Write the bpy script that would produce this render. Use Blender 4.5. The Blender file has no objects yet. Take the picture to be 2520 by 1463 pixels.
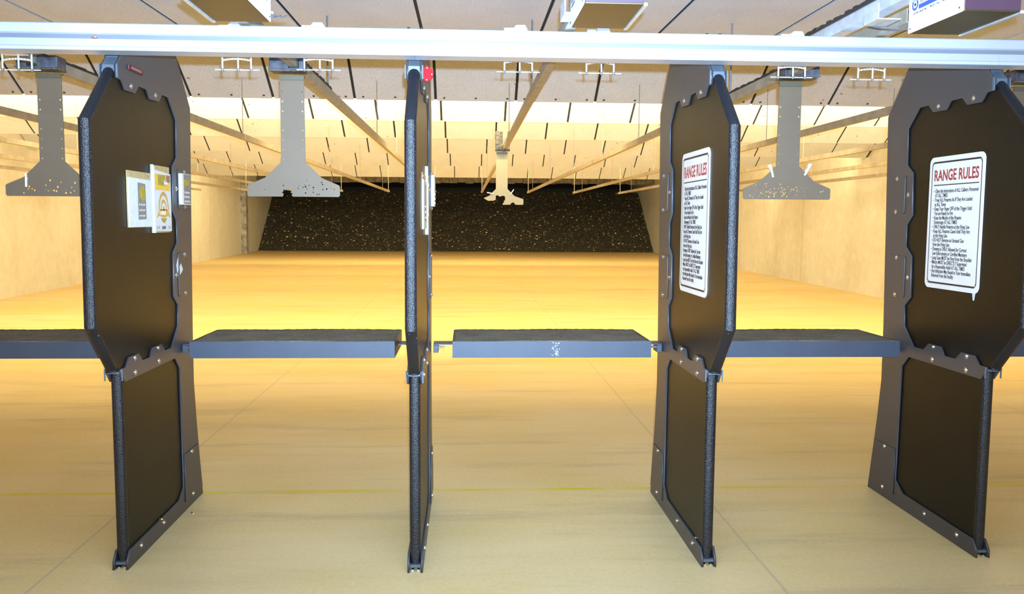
import bpy, bmesh, math, random
from mathutils import Vector, Matrix, Euler
random.seed(7)
C = bpy.context.scene.collection
PI = math.pi

# ------------------------------------------------------------------ helpers
def link(name, me, mat=None, parent=None):
    o = bpy.data.objects.new(name, me)
    C.objects.link(o)
    if mat is not None and not me.materials: me.materials.append(mat)
    if parent is not None: o.parent = parent
    return o
def tag(o, label=None, cat=None, group=None, kind=None):
    if label: o['label'] = label
    if cat: o['category'] = cat
    if group: o['group'] = group
    if kind: o['kind'] = kind
    return o
def empty(name, loc, label, cat, group=None, mat3=None):
    o = bpy.data.objects.new(name, None); C.objects.link(o)
    o.empty_display_size = .1
    if mat3 is not None:
        m = mat3.to_4x4(); m.translation = Vector(loc); o.matrix_world = m
    else: o.location = loc
    return tag(o, label, cat, group)
def bm_mesh(name, bm, smooth=False):
    bmesh.ops.recalc_face_normals(bm, faces=bm.faces[:])
    me = bpy.data.meshes.new(name); bm.to_mesh(me); bm.free()
    if smooth:
        for p in me.polygons: p.use_smooth = True
    return me
def add_box(bm, a, b, bevel=0):
    x0, y0, z0 = a; x1, y1, z1 = b
    vs = [bm.verts.new(v) for v in ((x0,y0,z0),(x1,y0,z0),(x1,y1,z0),(x0,y1,z0),(x0,y0,z1),(x1,y0,z1),(x1,y1,z1),(x0,y1,z1))]
    fs = [bm.faces.new([vs[i] for i in f]) for f in ((3,2,1,0),(4,5,6,7),(0,1,5,4),(1,2,6,5),(2,3,7,6),(3,0,4,7))]
    if bevel:
        es = set(e for f in fs for e in f.edges)
        bmesh.ops.bevel(bm, geom=list(es), offset=bevel, segments=2, affect='EDGES', profile=.5)
def add_tube(bm, p, q, r, n=10, r2=None):
    p, q = Vector(p), Vector(q); d = q - p; L = d.length
    rot = Vector((0,0,1)).rotation_difference(d.normalized()).to_matrix().to_4x4()
    m = Matrix.Translation((p+q)/2) @ rot
    bmesh.ops.create_cone(bm, cap_ends=True, segments=n, radius1=r, radius2=r if r2 is None else r2, depth=L, matrix=m)
def add_dome(bm, c, axis, r, h, n=10):
    axis = Vector(axis).normalized()
    rot = Vector((0,0,1)).rotation_difference(axis).to_matrix().to_4x4()
    base = Matrix.Translation(Vector(c)) @ rot
    prof = [(r,0),(r,h*.35),(r*.75,h*.8),(r*.3,h)]
    rings = []
    for pr, pz in prof:
        rings.append([bm.verts.new(base @ Vector((pr*math.cos(2*PI*k/n), pr*math.sin(2*PI*k/n), pz))) for k in range(n)])
    for a, b in zip(rings, rings[1:]):
        for k in range(n): bm.faces.new((a[k], a[(k+1)%n], b[(k+1)%n], b[k]))
    bm.faces.new(rings[-1]); bm.faces.new(rings[0][::-1])
def box(name, a, b, mat, parent=None, bevel=0):
    bm = bmesh.new(); add_box(bm, a, b, bevel); return link(name, bm_mesh(name, bm), mat, parent)
def tube(name, p, q, r, mat, parent=None, n=10, r2=None):
    bm = bmesh.new(); add_tube(bm, p, q, r, n, r2); return link(name, bm_mesh(name, bm), mat, parent)
def sheet(name, outer, t, M, holes=()):
    """flat outline (2-D) with holes, thickness t, mapped by matrix M -> mesh"""
    cu = bpy.data.curves.new(name, 'CURVE'); cu.dimensions = '2D'; cu.fill_mode = 'BOTH'; cu.extrude = t/2
    for pts in [outer] + list(holes):
        s = cu.splines.new('POLY'); s.points.add(len(pts)-1)
        for i, p in enumerate(pts): s.points[i].co = (p[0], p[1], 0, 1)
        s.use_cyclic_u = True
    o = bpy.data.objects.new(name, cu); C.objects.link(o)
    dg = bpy.context.evaluated_depsgraph_get()
    me = bpy.data.meshes.new_from_object(o.evaluated_get(dg))
    bpy.data.objects.remove(o); bpy.data.curves.remove(cu)
    me.materials.clear()
    me.transform(M); me.name = name
    bm = bmesh.new(); bm.from_mesh(me)
    bmesh.ops.remove_doubles(bm, verts=bm.verts[:], dist=1e-5)
    bmesh.ops.recalc_face_normals(bm, faces=bm.faces[:])
    bm.to_mesh(me); bm.free()
    return me
YZ = Matrix(((0,0,1,0),(1,0,0,0),(0,1,0,0),(0,0,0,1)))          # outline (y,z) standing in a plane of constant x
XZ = Matrix(((1,0,0,0),(0,0,-1,0),(0,1,0,0),(0,0,0,1)))         # outline (x,z) standing in a plane of constant y
FACE_LEFT = Matrix(((0,0,-1),(-1,0,0),(0,1,0)))                 # local x,y,z -> -Y, Z, -X
FACE_RIGHT = Matrix(((0,0,1),(1,0,0),(0,1,0)))                  # local x,y,z ->  Y, Z,  X
def circle(cx, cy, r, n=10, ph=0): return [(cx+r*math.cos(2*PI*k/n+ph), cy+r*math.sin(2*PI*k/n+ph)) for k in range(n)]
def rrect(x0, y0, x1, y1, r, n=5):
    pts = []
    for cx, cy, a in ((x1-r,y1-r,0),(x0+r,y1-r,90),(x0+r,y0+r,180),(x1-r,y0+r,270)):
        for k in range(n+1):
            t = math.radians(a+90*k/n); pts.append((cx+r*math.cos(t), cy+r*math.sin(t)))
    return pts
def text_mesh(name, lines, M, bold=0, t=.0006):
    """lines: (string, x, y, size, x-scale); returns one mesh in the local plane mapped by M"""
    bm = bmesh.new()
    for s, x, y, size, sx in lines:
        cu = bpy.data.curves.new('t', 'FONT'); cu.body = s; cu.size = size; cu.extrude = t/2; cu.offset = bold; cu.resolution_u = 3
        o = bpy.data.objects.new('t', cu); C.objects.link(o)
        dg = bpy.context.evaluated_depsgraph_get()
        me = bpy.data.meshes.new_from_object(o.evaluated_get(dg))
        bpy.data.objects.remove(o); bpy.data.curves.remove(cu)
        me.transform(Matrix.Translation((x, y, 0)) @ Matrix.Diagonal((sx, 1, 1, 1)))
        bm.from_mesh(me); bpy.data.meshes.remove(me)
    me = bpy.data.meshes.new(name); bm.to_mesh(me); bm.free(); me.materials.clear(); me.transform(M)
    return me
def copy_tree(o, parent=None):
    c = o.copy(); C.objects.link(c)
    if parent is not None: c.parent = parent
    for ch in list(o.children): copy_tree(ch, c)
    return c

# ------------------------------------------------------------------ materials
def new_mat(name):
    m = bpy.data.materials.new(name); m.use_nodes = True
    nt = m.node_tree; b = nt.nodes['Principled BSDF']
    return m, nt, b
def N(nt, t, **kw):
    n = nt.nodes.new(t)
    for k, v in kw.items(): setattr(n, k, v)
    return n
def coords(nt, scale=(1,1,1), loc=(0,0,0), kind='Object'):
    tc = N(nt, 'ShaderNodeTexCoord'); mp = N(nt, 'ShaderNodeMapping')
    mp.inputs['Scale'].default_value = scale; mp.inputs['Location'].default_value = loc
    nt.links.new(tc.outputs[kind], mp.inputs['Vector']); return mp.outputs['Vector']
def noise(nt, vec, scale, detail=4, rough=.55):
    n = N(nt, 'ShaderNodeTexNoise'); n.inputs['Scale'].default_value = scale; n.inputs['Detail'].default_value = detail; n.inputs['Roughness'].default_value = rough
    nt.links.new(vec, n.inputs['Vector']); return n.outputs['Fac']
def ramp(nt, fac, stops):
    r = N(nt, 'ShaderNodeValToRGB'); e = r.color_ramp.elements
    while len(e) < len(stops): e.new(.5)
    for el, (p, c) in zip(e, stops): el.position = p; el.color = c if len(c) == 4 else (*c, 1)
    nt.links.new(fac, r.inputs['Fac']); return r.outputs['Color']
def mixc(nt, fac, a, b, mode='MIX'):
    m = N(nt, 'ShaderNodeMix', data_type='RGBA', blend_type=mode)
    for sock, v in ((m.inputs[0], fac), (m.inputs[6], a), (m.inputs[7], b)):
        if hasattr(v, 'links'): nt.links.new(v, sock)
        else: sock.default_value = v if not isinstance(v, tuple) or len(v) == 4 else (*v, 1)
    return m.outputs[2]
def bump(nt, b, h, strength, dist=.01):
    n = N(nt, 'ShaderNodeBump'); n.inputs['Strength'].default_value = strength; n.inputs['Distance'].default_value = dist
    nt.links.new(h, n.inputs['Height']); nt.links.new(n.outputs['Normal'], b.inputs['Normal'])
def simple(name, col, rough=.5, metal=0, var=.12, vscale=6, bumps=None, spec=.5):
    m, nt, b = new_mat(name)
    v = coords(nt)
    f = noise(nt, v, vscale)
    lo = tuple(max(0, c*(1-var)) for c in col); hi = tuple(min(1, c*(1+var)) for c in col)
    nt.links.new(ramp(nt, f, [(.3, lo), (.7, hi)]), b.inputs['Base Color'])
    b.inputs['Roughness'].default_value = rough; b.inputs['Metallic'].default_value = metal
    b.inputs['Specular IOR Level'].default_value = spec
    if bumps: bump(nt, b, noise(nt, v, bumps[0], 3), bumps[1], bumps[2])
    return m
def math_node(nt, op, a, b=None):
    n = N(nt, 'ShaderNodeMath', operation=op)
    for s, v in ((n.inputs[0], a), (n.inputs[1], b)):
        if v is None: continue
        if hasattr(v, 'links'): nt.links.new(v, s)
        else: s.default_value = v
    return n.outputs[0]

M = {}
M['frame'] = simple('blue_grey_powder_coat', (.062,.060,.066), .42, .15, .06, 5, (260, .12, .002))
M['shelf'] = simple('blue_grey_shelf_steel', (.040,.049,.074), .5, .0, .07, 8, (300, .25, .002))
M['clamp'] = simple('pale_blue_steel', (.10,.125,.16), .4, .2, .08, 8)
M['bolt'] = simple('zinc_bolt', (.75,.72,.66), .25, 1, .05)
M['galv'] = simple('galvanised_steel', (.62,.63,.65), .4, .6, .12, 25)
M['rail'] = simple('rail_steel', (.30,.245,.175), .5, .1, .2, 9)
M['rubber_strip'] = simple('black_rubber_strip', (.012,.012,.014), .8, 0, .3, 30, (80, .6, .01))
M['rod'] = simple('threaded_rod', (.16,.155,.15), .5, .5, .1)
M['chrome'] = simple('bright_rod', (.85,.86,.88), .25, .6, .03)
M['whitecap'] = simple('white_cap', (.85,.85,.85), .4, 0, .03)
M['alu'] = simple('pale_aluminium', (.58,.63,.74), .48, .75, .05, 3)
M['alu_dark'] = simple('aluminium_groove', (.16,.17,.2), .5, .2, .05, 3)
M['plate'] = simple('grey_target_steel', (.150,.105,.068), .5, .1, .06, 4, None, .3)
M['plate_warm_lit'] = simple('warm_lit_target_steel', (.40,.305,.14), .55, 0, .06, 4)  # same hanger steel, with the warm range light painted into its colour
M['rust'] = simple('rust_speckled_steel', (.10,.082,.058), .6, .1, .9, 45)
M['scuff'] = simple('scuffed_black', (.045,.045,.06), .5, 0, .95, 16)
M['strap'] = simple('olive_strap_steel', (.10,.085,.05), .5, .2, .1)
M['wood'] = simple('pale_clothespin', (.72,.66,.56), .6, 0, .08)
M['brass'] = simple('brass', (.85,.62,.16), .28, 1, .05)
M['copper'] = simple('copper', (.75,.33,.18), .35, .8, .1)
M['red'] = simple('red_paint', (.30,.002,.008), .6, 0, .05, 6, None, .15)
M['redclip'] = simple('dark_red_plastic', (.075,.006,.012), .5, 0, .08)
M['white'] = simple('white_enamel', (.82,.78,.74), .35, 0, .02)
M['ink'] = simple('black_ink', (.015,.015,.018), .5, 0, .1)
M['redink'] = simple('red_ink', (.36,.03,.035), .45, 0, .05)
M['goldink'] = simple('gold_ink', (.62,.36,.08), .45, 0, .1)
M['yellowink'] = simple('yellow_print', (.85,.50,.05), .4, 0, .15, 60)
M['brownink'] = simple('brown_print', (.30,.12,.12), .4, 0, .2, 60)
M['greyink'] = simple('grey_print', (.22,.21,.20), .45, 0, .25, 70)
M['olive'] = simple('olive_print', (.38,.30,.04), .45, 0, .25, 50)
M['paper'] = simple('paper', (.70,.70,.68), .5, 0, .06, 30)
M['tan'] = simple('tan_card', (.50,.36,.16), .5, 0, .1, 30)
M['blueink'] = simple('blue_print', (.03,.07,.45), .35, 0, .1)
M['boxpaint'] = simple('box_grey_steel', (.13,.108,.05), .42, .9, .06)
M['boxpurple'] = simple('dark_plum_paint', (.045,.018,.033), .45, 0, .08)
M['dark'] = simple('dark_void', (.02,.02,.02), .8)

m, nt, b = new_mat('clear_acrylic')
b.inputs['Base Color'].default_value = (.95,.95,.93,1); b.inputs['Roughness'].default_value = .08
b.inputs['Transmission Weight'].default_value = .85; b.inputs['IOR'].default_value = 1.2
nt.links.new(ramp(nt, noise(nt, coords(nt), 9), [(.3,(.04,.04,.04)),(.7,(.14,.14,.14))]), b.inputs['Roughness'])
M['acrylic'] = m

def rubber(name, col, rough, bscale, bstr, speck=0):
    m, nt, b = new_mat(name); v = coords(nt)
    f = noise(nt, v, 4); base = ramp(nt, f, [(.3, tuple(c*.8 for c in col)), (.7, tuple(c*1.2 for c in col))])
    if speck:
        vo = N(nt, 'ShaderNodeTexVoronoi'); vo.inputs['Scale'].default_value = 38; nt.links.new(v, vo.inputs['Vector'])
        s = ramp(nt, vo.outputs['Distance'], [(.06,(1,1,1)),(.10,(0,0,0))])
        pick = ramp(nt, noise(nt, v, 12), [(.62,(0,0,0)),(.68,(1,1,1))])
        base = mixc(nt, math_node(nt, 'MULTIPLY', s, pick), base, (.5,.5,.52))
    nt.links.new(base, b.inputs['Base Color']); b.inputs['Roughness'].default_value = rough
    bump(nt, b, noise(nt, v, bscale, 3), bstr, .004); b.inputs['Specular IOR Level'].default_value = .16 if not speck else .5
    return m
M['panel'] = rubber('black_rubber_panel', (.007,.006,.0045), .36, 170, .2)
M['bull'] = rubber('pebbled_black_edge', (.007,.007,.010), .27, 210, .8, 1)

def carpet():
    m, nt, b = new_mat('grey_carpet'); v = coords(nt)
    f1 = noise(nt, v, 120, 3); f2 = noise(nt, v, 7, 5)
    c = mixc(nt, .5, ramp(nt, f1, [(.3,(.06,.048,.034)),(.7,(.30,.245,.175))]), ramp(nt, f2, [(.3,(.08,.066,.048)),(.7,(.24,.195,.14))]))
    nt.links.new(c, b.inputs['Base Color']); b.inputs['Roughness'].default_value = .95; b.inputs['Specular IOR Level'].default_value = .1
    bump(nt, b, f1, .9, .006); return m
M['carpet'] = carpet()

def floor_mat():
    m, nt, b = new_mat('stained_concrete')
    v = coords(nt)
    sx = coords(nt, (.35, 2.4, 1))
    f1 = noise(nt, sx, 1.1, 6, .6); f2 = noise(nt, v, .55, 5, .6); f3 = noise(nt, v, 45, 3); f4 = noise(nt, coords(nt, (.22,1.6,1), (3.1,7,0)), 2.2, 8, .65)
    c = ramp(nt, f1, [(.25,(.52,.37,.155)),(.48,(.70,.505,.235)),(.75,(.76,.575,.29))])
    c = mixc(nt, ramp(nt, f2, [(.42,(0,0,0)),(.62,(.9,.9,.9))]), c, (.70,.47,.15))
    c = mixc(nt, ramp(nt, f4, [(.53,(0,0,0)),(.70,(.65,.65,.65))]), c, (.34,.255,.14))
    c = mixc(nt, .25, c, ramp(nt, f3, [(.3,(.54,.44,.26)),(.7,(.80,.66,.37))]))
    sep = N(nt, 'ShaderNodeSeparateXYZ'); nt.links.new(v, sep.inputs[0]); X, Y = sep.outputs[0], sep.outputs[1]
    # saw-cut control joints running downrange
    wob = math_node(nt, 'MULTIPLY', math_node(nt, 'SUBTRACT', noise(nt, v, .8), .5), .03)
    for jx, w in ((-5.2,.012),(-1.88,.011),(1.39,.011),(4.75,.012),(8.0,.012)):
        d = math_node(nt, 'ABSOLUTE', math_node(nt, 'SUBTRACT', math_node(nt, 'ADD', X, wob), jx))
        k = N(nt, 'ShaderNodeMapRange'); k.inputs['From Min'].default_value = 0; k.inputs['From Max'].default_value = w; k.inputs['To Min'].default_value = .45; k.inputs['To Max'].default_value = 0
        nt.links.new(d, k.inputs['Value']); c = mixc(nt, k.outputs[0], c, (.26,.235,.21))
    # worn yellow firing line
    d = math_node(nt, 'ABSOLUTE', math_node(nt, 'SUBTRACT', Y, 4.965))
    on = math_node(nt, 'LESS_THAN', d, .022)
    worn = ramp(nt, noise(nt, coords(nt,(1,.1,1)), 3.2, 6), [(.36,(.25,.25,.25)),(.62,(1,1,1))])
    c = mixc(nt, math_node(nt, 'MULTIPLY', on, worn), c, (.66,.50,.02))
    nt.links.new(c, b.inputs['Base Color'])
    nt.links.new(ramp(nt, f2, [(.3,(.42,.42,.42)),(.7,(.62,.62,.62))]), b.inputs['Roughness'])
    b.inputs['Specular IOR Level'].default_value = .35
    bump(nt, b, f3, .06, .004)
    return m
M['floor'] = floor_mat()

def wall_mat():
    m, nt, b = new_mat('tilt_up_concrete'); v = coords(nt, kind='Object')
    f1 = noise(nt, coords(nt,(1,.5,.25)), 1.4, 7, .62); f2 = noise(nt, v, 5, 6, .6)
    c = ramp(nt, f1, [(.3,(.53,.50,.42)),(.5,(.62,.605,.545)),(.7,(.67,.665,.62))])
    c = mixc(nt, .4, c, ramp(nt, f2, [(.3,(.52,.45,.35)),(.7,(.70,.65,.56))]))
    sep = N(nt, 'ShaderNodeSeparateXYZ'); nt.links.new(v, sep.inputs[0])
    pp = math_node(nt, 'PINGPONG', math_node(nt, 'ADD', sep.outputs[1], .6), 2.9)
    j = math_node(nt, 'LESS_THAN', pp, .035)
    c = mixc(nt, math_node(nt, 'MULTIPLY', j, .45), c, (.40,.34,.25))
    nt.links.new(c, b.inputs['Base Color']); b.inputs['Roughness'].default_value = .75
    bump(nt, b, f2, .1, .01); return m
M['wall'] = wall_mat()

def baffle_mat():
    m, nt, b = new_mat('painted_steel_baffle'); v = coords(nt)
    f = noise(nt, v, 2.2, 5)
    c = ramp(nt, f, [(.3,(.46,.46,.46)),(.7,(.53,.53,.53))])
    # fine galvanised fleck
    fl = noise(nt, v, 60, 2)
    c = mixc(nt, .18, c, ramp(nt, fl, [(.35,(.5,.5,.5)),(.65,(.95,.95,.95))]))
    # spatter and bullet splash marks
    for sc, th, pk, col in ((5.5,.085,.60,(.10,.10,.13)), (17,.10,.56,(.22,.20,.17)), (40,.12,.60,(.40,.34,.24))):
        vo = N(nt, 'ShaderNodeTexVoronoi'); vo.inputs['Scale'].default_value = sc
        wv = N(nt, 'ShaderNodeVectorMath', operation='ADD'); nz = N(nt, 'ShaderNodeTexNoise'); nz.inputs['Scale'].default_value = sc*4
        nt.links.new(v, nz.inputs['Vector'])
        sc2 = N(nt, 'ShaderNodeVectorMath', operation='SCALE'); sc2.inputs['Scale'].default_value = .25/sc
        nt.links.new(nz.outputs['Color'], sc2.inputs[0]); nt.links.new(v, wv.inputs[0]); nt.links.new(sc2.outputs[0], wv.inputs[1]); nt.links.new(wv.outputs[0], vo.inputs['Vector'])
        s = ramp(nt, vo.outputs['Distance'], [(th*.8,(1,1,1)),(th,(0,0,0))])
        sepc = N(nt, 'ShaderNodeSeparateColor'); nt.links.new(vo.outputs['Color'], sepc.inputs[0])
        pick = math_node(nt, 'GREATER_THAN', sepc.outputs[0], pk)
        c = mixc(nt, math_node(nt, 'MULTIPLY', math_node(nt, 'MULTIPLY', s, pick), .85), c, col)
    nt.links.new(c, b.inputs['Base Color']); b.inputs['Roughness'].default_value = .5; b.inputs['Metallic'].default_value = 0
    return m
M['baffle'] = baffle_mat()

def ceil_mat():
    m, nt, b = new_mat('galvanised_ceiling_plate'); v = coords(nt)
    f = noise(nt, v, 3, 5); fl = noise(nt, v, 70, 3)
    c = ramp(nt, f, [(.3,(.41,.49,.66)),(.7,(.48,.57,.76))])
    c = mixc(nt, .2, c, ramp(nt, fl, [(.35,(.45,.45,.5)),(.65,(1,1,1))]))
    vo = N(nt, 'ShaderNodeTexVoronoi'); vo.inputs['Scale'].default_value = 16; nt.links.new(v, vo.inputs['Vector'])
    sepc = N(nt, 'ShaderNodeSeparateColor'); nt.links.new(vo.outputs['Color'], sepc.inputs[0])
    s = math_node(nt, 'MULTIPLY', math_node(nt, 'LESS_THAN', vo.outputs['Distance'], .075), math_node(nt, 'GREATER_THAN', sepc.outputs[0], .72))
    c = mixc(nt, s, c, (.97,.97,1.0))
    nt.links.new(c, b.inputs['Base Color']); b.inputs['Roughness'].default_value = .48; b.inputs['Metallic'].default_value = .15
    return m
M['ceil'] = ceil_mat()

def trap_mat():
    m, nt, b = new_mat('granulated_rubber_with_brass'); v = coords(nt)
    f = noise(nt, v, 6, 6, .65)
    c = ramp(nt, f, [(.35,(.02,.018,.013)),(.7,(.05,.045,.032))])
    for sc, th, pk, col in ((4.5,.26,.55,(.80,.62,.28)), (8,.30,.55,(.66,.52,.26)), (13,.32,.62,(.45,.38,.22))):
        vo = N(nt, 'ShaderNodeTexVoronoi'); vo.inputs['Scale'].default_value = sc
        nt.links.new(v, vo.inputs['Vector'])
        sepc = N(nt, 'ShaderNodeSeparateColor'); nt.links.new(vo.outputs['Color'], sepc.inputs[0])
        rr = math_node(nt, 'MULTIPLY', sepc.outputs[1], th)
        s = math_node(nt, 'LESS_THAN', vo.outputs['Distance'], rr)
        pick = math_node(nt, 'GREATER_THAN', sepc.outputs[0], pk)
        c = mixc(nt, math_node(nt, 'MULTIPLY', s, pick), c, col)
    nt.links.new(c, b.inputs['Base Color']); b.inputs['Roughness'].default_value = .9
    bump(nt, b, f, .5, .05); return m
M['trap'] = trap_mat()
M['curtain'] = simple('brown_rubber_curtain', (.16,.125,.075), .8, 0, .4, 5)
M['column'] = simple('mottled_steel_plate', (.30,.28,.26), .6, .1, .55, 4)

# ------------------------------------------------------------------ setting
def quadbox(name, pts_lo, pts_hi, mat):
    bm = bmesh.new(); a = [bm.verts.new(p) for p in pts_lo]; c = [bm.verts.new(p) for p in pts_hi]
    bm.faces.new(a[::-1]); bm.faces.new(c); n = len(a)
    for i in range(n): bm.faces.new((a[i], a[(i+1)%n], c[(i+1)%n], c[i]))
    return tag(link(name, bm_mesh(name, bm), mat), kind='structure')
def wl(y): return -9.1 - (y-17)*1.5/27          # inner face of the left wall
def wr(y): return 8.85 + (y-17.5)*.85/26.5      # inner face of the right wall
YB, YE = -3.2, 52.0
quadbox('floor', [(-14,YB-.2,-.2),(13,YB-.2,-.2),(13,YE,-.2),(-14,YE,-.2)], [(-14,YB-.2,0),(13,YB-.2,0),(13,YE,0),(-14,YE,0)], M['floor'])
ZC = 4.0
quadbox('wall_left', [(wl(YB)-.25,YB,0),(wl(YB),YB,0),(wl(YE),YE,0),(wl(YE)-.25,YE,0)], [(wl(YB)-.25,YB,ZC),(wl(YB),YB,ZC),(wl(YE),YE,ZC),(wl(YE)-.25,YE,ZC)], M['wall'])
quadbox('wall_right', [(wr(YB),YB,0),(wr(YB)+.25,YB,0),(wr(YE)+.25,YE,0),(wr(YE),YE,0)], [(wr(YB),YB,ZC),(wr(YB)+.25,YB,ZC),(wr(YE)+.25,YE,ZC),(wr(YE),YE,ZC)], M['wall'])
quadbox('wall_front', [(wl(YE),YE-.2,0),(wr(YE),YE-.2,0),(wr(YE),YE,0),(wl(YE),YE,0)], [(wl(YE),YE-.2,ZC),(wr(YE),YE-.2,ZC),(wr(YE),YE,ZC),(wl(YE),YE,ZC)], M['dark'])
quadbox('wall_back', [(wl(YB),YB-.2,0),(wr(YB),YB-.2,0),(wr(YB),YB,0),(wl(YB),YB,0)], [(wl(YB),YB-.2,ZC),(wr(YB),YB-.2,ZC),(wr(YB),YB,ZC),(wl(YB),YB,ZC)], M['wall'])
quadbox('ceiling', [(-11.5,7.6,ZC),(11,7.6,ZC),(11,YE,ZC),(-11.5,YE,ZC)], [(-11.5,7.6,ZC+.1),(11,7.6,ZC+.1),(11,YE,ZC+.1),(-11.5,YE,ZC+.1)], M['wall'])

# near ceiling: galvanised plates with gaps over a black deck (one surface)
PW = .84
def panel_rows(bm, y0, z0, y1, z1, x0, off, gap, t, yw=0):
    """row of plates from (y0,z0) to (y1,z1), plate width PW, seams at off + k*PW"""
    d = Vector((0, y1-y0, z1-z0)); n = Vector((0, d.z, -d.y)).normalized() * t
    k0 = math.floor((x0 - off)/PW)
    k = k0
    while off + k*PW < -x0:
        xa, xb = off + k*PW + gap/2, off + (k+1)*PW - gap/2
        lim_l, lim_r = wl(yw+(y0+y1)/2)+.02, wr(yw+(y0+y1)/2)-.02
        xa, xb = max(xa, lim_l), min(xb, lim_r)
        if xb - xa > .05:
            a = [Vector((xa,y0,z0)), Vector((xb,y0,z0)), Vector((xb,y1,z1)), Vector((xa,y1,z1))]
            lo = [bm.verts.new(p+n) for p in a]; hi = [bm.verts.new(p) for p in a]
            bm.faces.new(lo[::-1]); bm.faces.new(hi)
            for i in range(4): bm.faces.new((lo[i], lo[(i+1)%4], hi[(i+1)%4], hi[i]))
        k += 1
bm = bmesh.new(); panel_rows(bm, YB, 2.905, 7.3, 2.945, -11, -.32, .022, .008)
me = bm_mesh('ceiling', bm); tag(link('ceiling', me, M['ceil']), kind='structure')
quadbox('ceiling', [(-9.3,YB,2.915),(9,YB,2.915),(9,7.3,2.955),(-9.3,7.3,2.955)], [(-9.3,YB,3.05),(9,YB,3.05),(9,7.3,3.05),(-9.3,7.3,3.05)], M['dark'])
# screws along the plate joints: surface fixings of the ceiling
bm = bmesh.new()
for k in range(-9, 10):
    for dx in (.08, PW/2-.02, PW-.08):
        for yy in (6.35, 6.55):
            add_dome(bm, (-.32+k*PW+dx+(yy-6.45)*.1, yy, 2.934+.0002), (0,0,-1), .011, .006, 6)
tag(link('trim_1', bm_mesh('trim_1', bm), M['ink']), kind='structure')

# sloped ceiling baffles
BAF = [(9.14,2.86,-.33),(11.53,2.917,-.34),(14.58,2.976,-.36),(18.67,3.041,-.42),(23.52,3.078,-.45),(29.9,3.087,-.43)]
names = ['nearest grey sloped ceiling baffle, right behind the long aluminium beam',
         'second sloped ceiling baffle from the beam, first of the bright cream ones',
         'third sloped ceiling baffle from the beam, cream with black seams',
         'fourth sloped ceiling baffle from the beam, cream with black seams',
         'fifth sloped ceiling baffle from the beam, thin cream strip',
         'farthest cream ceiling baffle, just above the dark rubber bullet trap']
SL = math.tan(math.radians(34))
for (yb, zb, off), lab in zip(BAF, names):
    L = .95; yt = yb - L*math.cos(math.radians(34)); zt = zb + L*math.sin(math.radians(34))
    r = empty('ceiling_baffle', (0, yb, zb), lab, 'ceiling baffle', 'sloped ceiling baffles over the range')
    bm = bmesh.new(); panel_rows(bm, yt-yb, zt-zb, 0, 0, -12, off, .028, .012, yb)
    link('facing_plate', bm_mesh('facing_plate', bm), M['baffle'], r)
    bm = bmesh.new()
    a = [(wl(yb)+.03, yt-yb+.004, zt-zb+.006), (wr(yb)-.03, yt-yb+.004, zt-zb+.006), (wr(yb)-.03, -.004, .004), (wl(yb)+.03, -.004, .004)]
    n = Vector((0, .03*math.sin(math.radians(34)), .03*math.cos(math.radians(34))))
    lo = [bm.verts.new(Vector(p)) for p in a]; hi = [bm.verts.new(Vector(p)+n) for p in a]
    bm.faces.new(lo); bm.faces.new(hi[::-1])
    for i in range(4): bm.faces.new((lo[i], hi[i], hi[(i+1)%4], lo[(i+1)%4]))
    link('backing_board', bm_mesh('backing_board', bm), M['dark'], r)
    if yb < 10:
        bm = bmesh.new(); nn = Vector((0,-math.sin(math.radians(34)),-math.cos(math.radians(34))))
        add_dome(bm, (0,0,0), nn, .013, .006, 6); sme = bm_mesh('screw', bm)
        for k in range(-11, 11):
            for dx in (.09, PW/2, PW-.09):
                x = off+k*PW+dx
                if wl(yb)+.1 < x < wr(yb)-.1:
                    s = .045; p = Vector((x, -s*math.cos(math.radians(34)), s*math.sin(math.radians(34)))) + nn*.0125
                    link('screw', sme, M['ink'], r).location = p

# bullet trap
r = empty('bullet_trap', (0, 44, 0), 'sloped black granulated rubber bullet trap glittering with brass at the end of the range', 'bullet trap')
bm = bmesh.new()
nx, ny = 60, 16; grid = []
for j in range(ny+1):
    y = 44 + 5.2*j/ny; row = []
    for i in range(nx+1):
        x = wl(y)+.02 + (wr(y)-wl(y)-.04)*i/nx
        z = 3.25*j/ny + (random.uniform(-.05,.05) if 0 < j else 0)
        row.append(bm.verts.new((x, y-44, max(z,.0)+.002)))
    grid.append(row)
for j in range(ny):
    for i in range(nx): bm.faces.new((grid[j][i], grid[j][i+1], grid[j+1][i+1], grid[j+1][i]))
base = [bm.verts.new((v.co.x, v.co.y, .001)) for v in grid[-1]]
for i in range(nx): bm.faces.new((grid[-1][i], grid[-1][i+1], base[i+1], base[i]))
link('rubber_slope', bm_mesh('rubber_slope', bm), M['trap'], r)
bm = bmesh.new()
k = 0; x = wl(44)+.03
while x < wr(44)-.35:
    w = .42; add_box(bm, (x, -.02+.02*(k%2), 3.50+random.uniform(-.03,.03)), (x+w-.015, .0+.02*(k%2), 3.96)); x += w; k += 1
link('rubber_curtain', bm_mesh('rubber_curtain', bm), M['curtain'], r)
bm = bmesh.new(); add_box(bm, (-10.42,39.9,0), (-10.12,40.3,3.35), .02)
tag(link('trim_2', bm_mesh('trim_2', bm), M['column']), kind='structure')

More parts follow.
